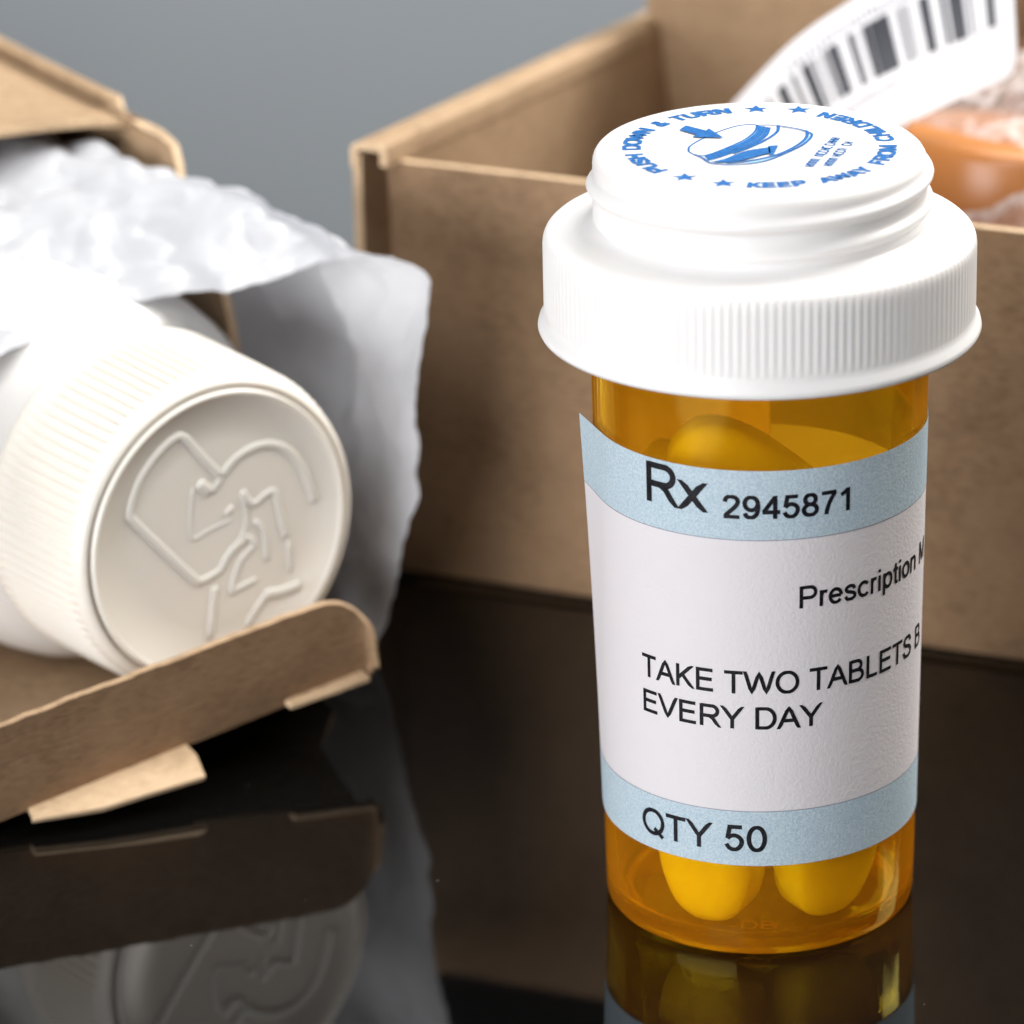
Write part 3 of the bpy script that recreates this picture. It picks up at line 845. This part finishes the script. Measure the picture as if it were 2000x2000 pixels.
def paper_grid():
    nu, nv = 330, 150
    cols = [[catmull(r, i / nu) for i in range(nu + 1)] for r in rowsP]
    V = []
    for j in range(nv + 1):
        for i in range(nu + 1):
            p = catmull([cols[k][i] for k in range(len(rowsP))], j / nv)
            q = Vector(p)
            ridge = 1 - abs(noise.noise(Vector((q.x * .045, q.y * .045, q.z * .045 + 3)))) * 2
            cr = 1 - abs(noise.noise(Vector((q.x * .11 + 7, q.y * .09, q.z * .11)))) * 2
            amp = 0.9 * ridge - 1.6 + 5.0 * abs(noise.noise(q / 21.0 + Vector((5, 0, 2)))) + 3.2 * abs(noise.noise(q / 9.0 + Vector((1, 8, 3)))) + 0.95 * abs(noise.noise(q / 4.2 + Vector((4, 4, 9)))) + 0.12 * abs(noise.noise(q / 2.0))
            edge_k = min(1.0, (q.z) / 4.0)
            k2 = min(1.0, 0.5 + j / 30)
            n = Vector((0.6, -0.35, 0.75))
            if j < 8: q.y += (1 - j / 8) * (1.3 * noise.noise(q * 0.22) + 0.5 * noise.noise(q * 0.7))
            V.append(tuple((q + n * amp * edge_k * k2) * MM))
    F = []
    for j in range(nv):
        for i in range(nu):
            k = j * (nu + 1) + i
            F.append((k, k + 1, k + nu + 2, k + nu + 1))
    return V, F
V, F = paper_grid()
bag = mesh_obj("paper_bag", V, F, M_tissue)
bag.location = lb.location; bag.rotation_euler = lb.rotation_euler
md = bag.modifiers.new("s", 'SOLIDIFY'); md.thickness = 0.00012
tag(bag, "crumpled white paper bag draped over the white bottle in the left box", "paper bag")

# ------------------------------------------------------------------ clear bag with bar-coded sticker in the right box
cb = empty("plastic_bag", (0.022, 0.092, 0.0032))
tag(cb, "clear crinkled plastic bag with bar-coded white sticker in the right box", "plastic bag")
# sticker: strip that bends away and down to the left (world mm, relative to the bag's base)
OFF = Vector((22, 92, 3.2))
topE = [(-7.80, 103.21, 43.93), (-2.92, 99.31, 50.75), (3.41, 95.90, 58.55), (9.26, 93.46, 63.62), (14.62, 91.51, 67.33), (20.47, 90.05, 70.25), (27.79, 88.59, 73.66)]
botE = [(-3.41, 99.31, 35.15), (2.44, 93.95, 40.51), (8.78, 89.56, 46.85), (13.65, 87.12, 50.56), (18.14, 85.18, 53.28), (22.91, 84.10, 55.92), (28.57, 82.93, 58.75)]
def stick(u, v, lift=0.0):
    a = Vector(catmull(topE, u)); b_ = Vector(catmull(botE, u))
    p = a.lerp(b_, v); bul = math.sin(math.pi * v) * 0.8
    return (p + Vector((-0.1, -0.8, 0.35)).normalized() * (bul + lift) - OFF) * MM
def stick_patch(name, u0, u1, v0, v1, nu, nv, lift, mat, parent, round_=0.0):
    V = []; F = []
    for j in range(nv + 1):
        for i in range(nu + 1):
            u = u0 + (u1 - u0) * i / nu; v = v0 + (v1 - v0) * j / nv
            if round_ and u > 1 - round_:
                k = (u - (1 - round_)) / round_; m_ = 0.16 * (1 - math.sqrt(max(0, 1 - k * k)))
                v = m_ + v * (1 - 2 * m_)
            V.append(tuple(stick(u, v, lift)))
    for j in range(nv):
        for i in range(nu):
            k = j * (nu + 1) + i
            F.append((k, k + 1, k + nu + 2, k + nu + 1))
    return mesh_obj(name, V, F, mat, parent)
sticker = stick_patch("sticker", 0, 1, 0, 1, 60, 12, 0.0, M_sticker, cb, 0.06)
tag(sticker, "white bar-coded sticker")
bars = [(.14, .010), (.165, .006), (.18, .008), (.20, .012), (.235, .008), (.265, .02), (.305, .010), (.335, .024), (.372, .008), (.40, .010), (.418, .022), (.445, .008), (.485, .014), (.506, .006),
        (.535, .020), (.560, .026), (.590, .020), (.612, .018), (.66, .008), (.676, .004), (.69, .008), (.735, .030), (.80, .014), (.825, .034), (.875, .006), (.915, .018)]
for u, w in bars:
    stick_patch("bar", u, u + w * 1.15, 0.22, 0.62, 2, 6, 0.06, M_bar, sticker)
rnd = random.Random(5)
u = 0.40
V = []; F = []
while u < 0.60:
    w = 0.006 + 0.006 * rnd.random()
    v0 = 0.68 + 0.02 * rnd.random(); o = len(V)
    for uu, vv in ((u, v0), (u + w, v0), (u + w, v0 + 0.055), (u, v0 + 0.055)): V.append(tuple(stick(uu, vv, 0.06)))
    F.append((o, o + 1, o + 2, o + 3)); u += w + 0.007
mesh_obj("fine_print", V, F, M_smudge, sticker, smooth=False)
u = 0.30; V = []; F = []
while u < 0.74:
    w = 0.006 + 0.008 * rnd.random()
    v0 = 0.12 + 0.02 * rnd.random(); o = len(V)
    for uu, vv in ((u, v0), (u + w, v0), (u + w, v0 + 0.06), (u, v0 + 0.06)): V.append(tuple(stick(uu, vv, 0.06)))
    F.append((o, o + 1, o + 2, o + 3)); u += w + 0.008
mesh_obj("fine_print", V, F, M_smudge, sticker, smooth=False)
# film: front and back sheet of the pouch, crinkled
def film(name, back):
    V = []; F = []; nu, nv = 70, 70
    for j in range(nv + 1):
        v = j / nv
        for i in range(nu + 1):
            u = i / nu
            x = -14 + 56 * u
            z = 1 + v * (50 + 0.45 * x)
            bul = math.sin(math.pi * u) ** 0.6 * math.sin(math.pi * (0.10 + 0.90 * v)) ** 0.5
            y = (1 if back else -3) + (9 if back else -23) * bul + (7.0 * max(0.0, v - .75) / .25)
            cr = (1 - abs(noise.noise(Vector((x * .07 + (11 if back else 0), z * .05, 2)))) * 2) * 1.8 + (1 - abs(noise.noise(Vector((x * .16, z * .13, 8 + back)))) * 2) * 0.8
            V.append((x * MM, (y - cr * bul) * MM, z * MM))
    for j in range(nv):
        for i in range(nu):
            k = j * (nu + 1) + i
            F.append((k, k + 1, k + nu + 2, k + nu + 1))
    return mesh_obj(name, V, F, M_film, cb)
film("front_film", 0); film("back_film", 1)

# an orange vial stands on its cap inside that bag
ov = empty("orange_vial", (0.0275, 0.0845, 0.0035))
ov.rotation_euler = (R(-6), R(4), 0)
tag(ov, "orange plastic vial inside the clear bag in the right box", "vial")
lathe("body", [(0, 47), (13.6, 47), (14.4, 46.4), (14.7, 45.5), (15.0, 9), (14.0, 9), (13.4, 45), (0, 45.4)], 72, M_orange, ov)
lathe("cap", [(0, 0), (15.2, 0), (15.8, 0.6), (16.0, 1.5), (16.0, 12), (15.2, 12.2), (15.05, 10)], 72, M_cap, ov)
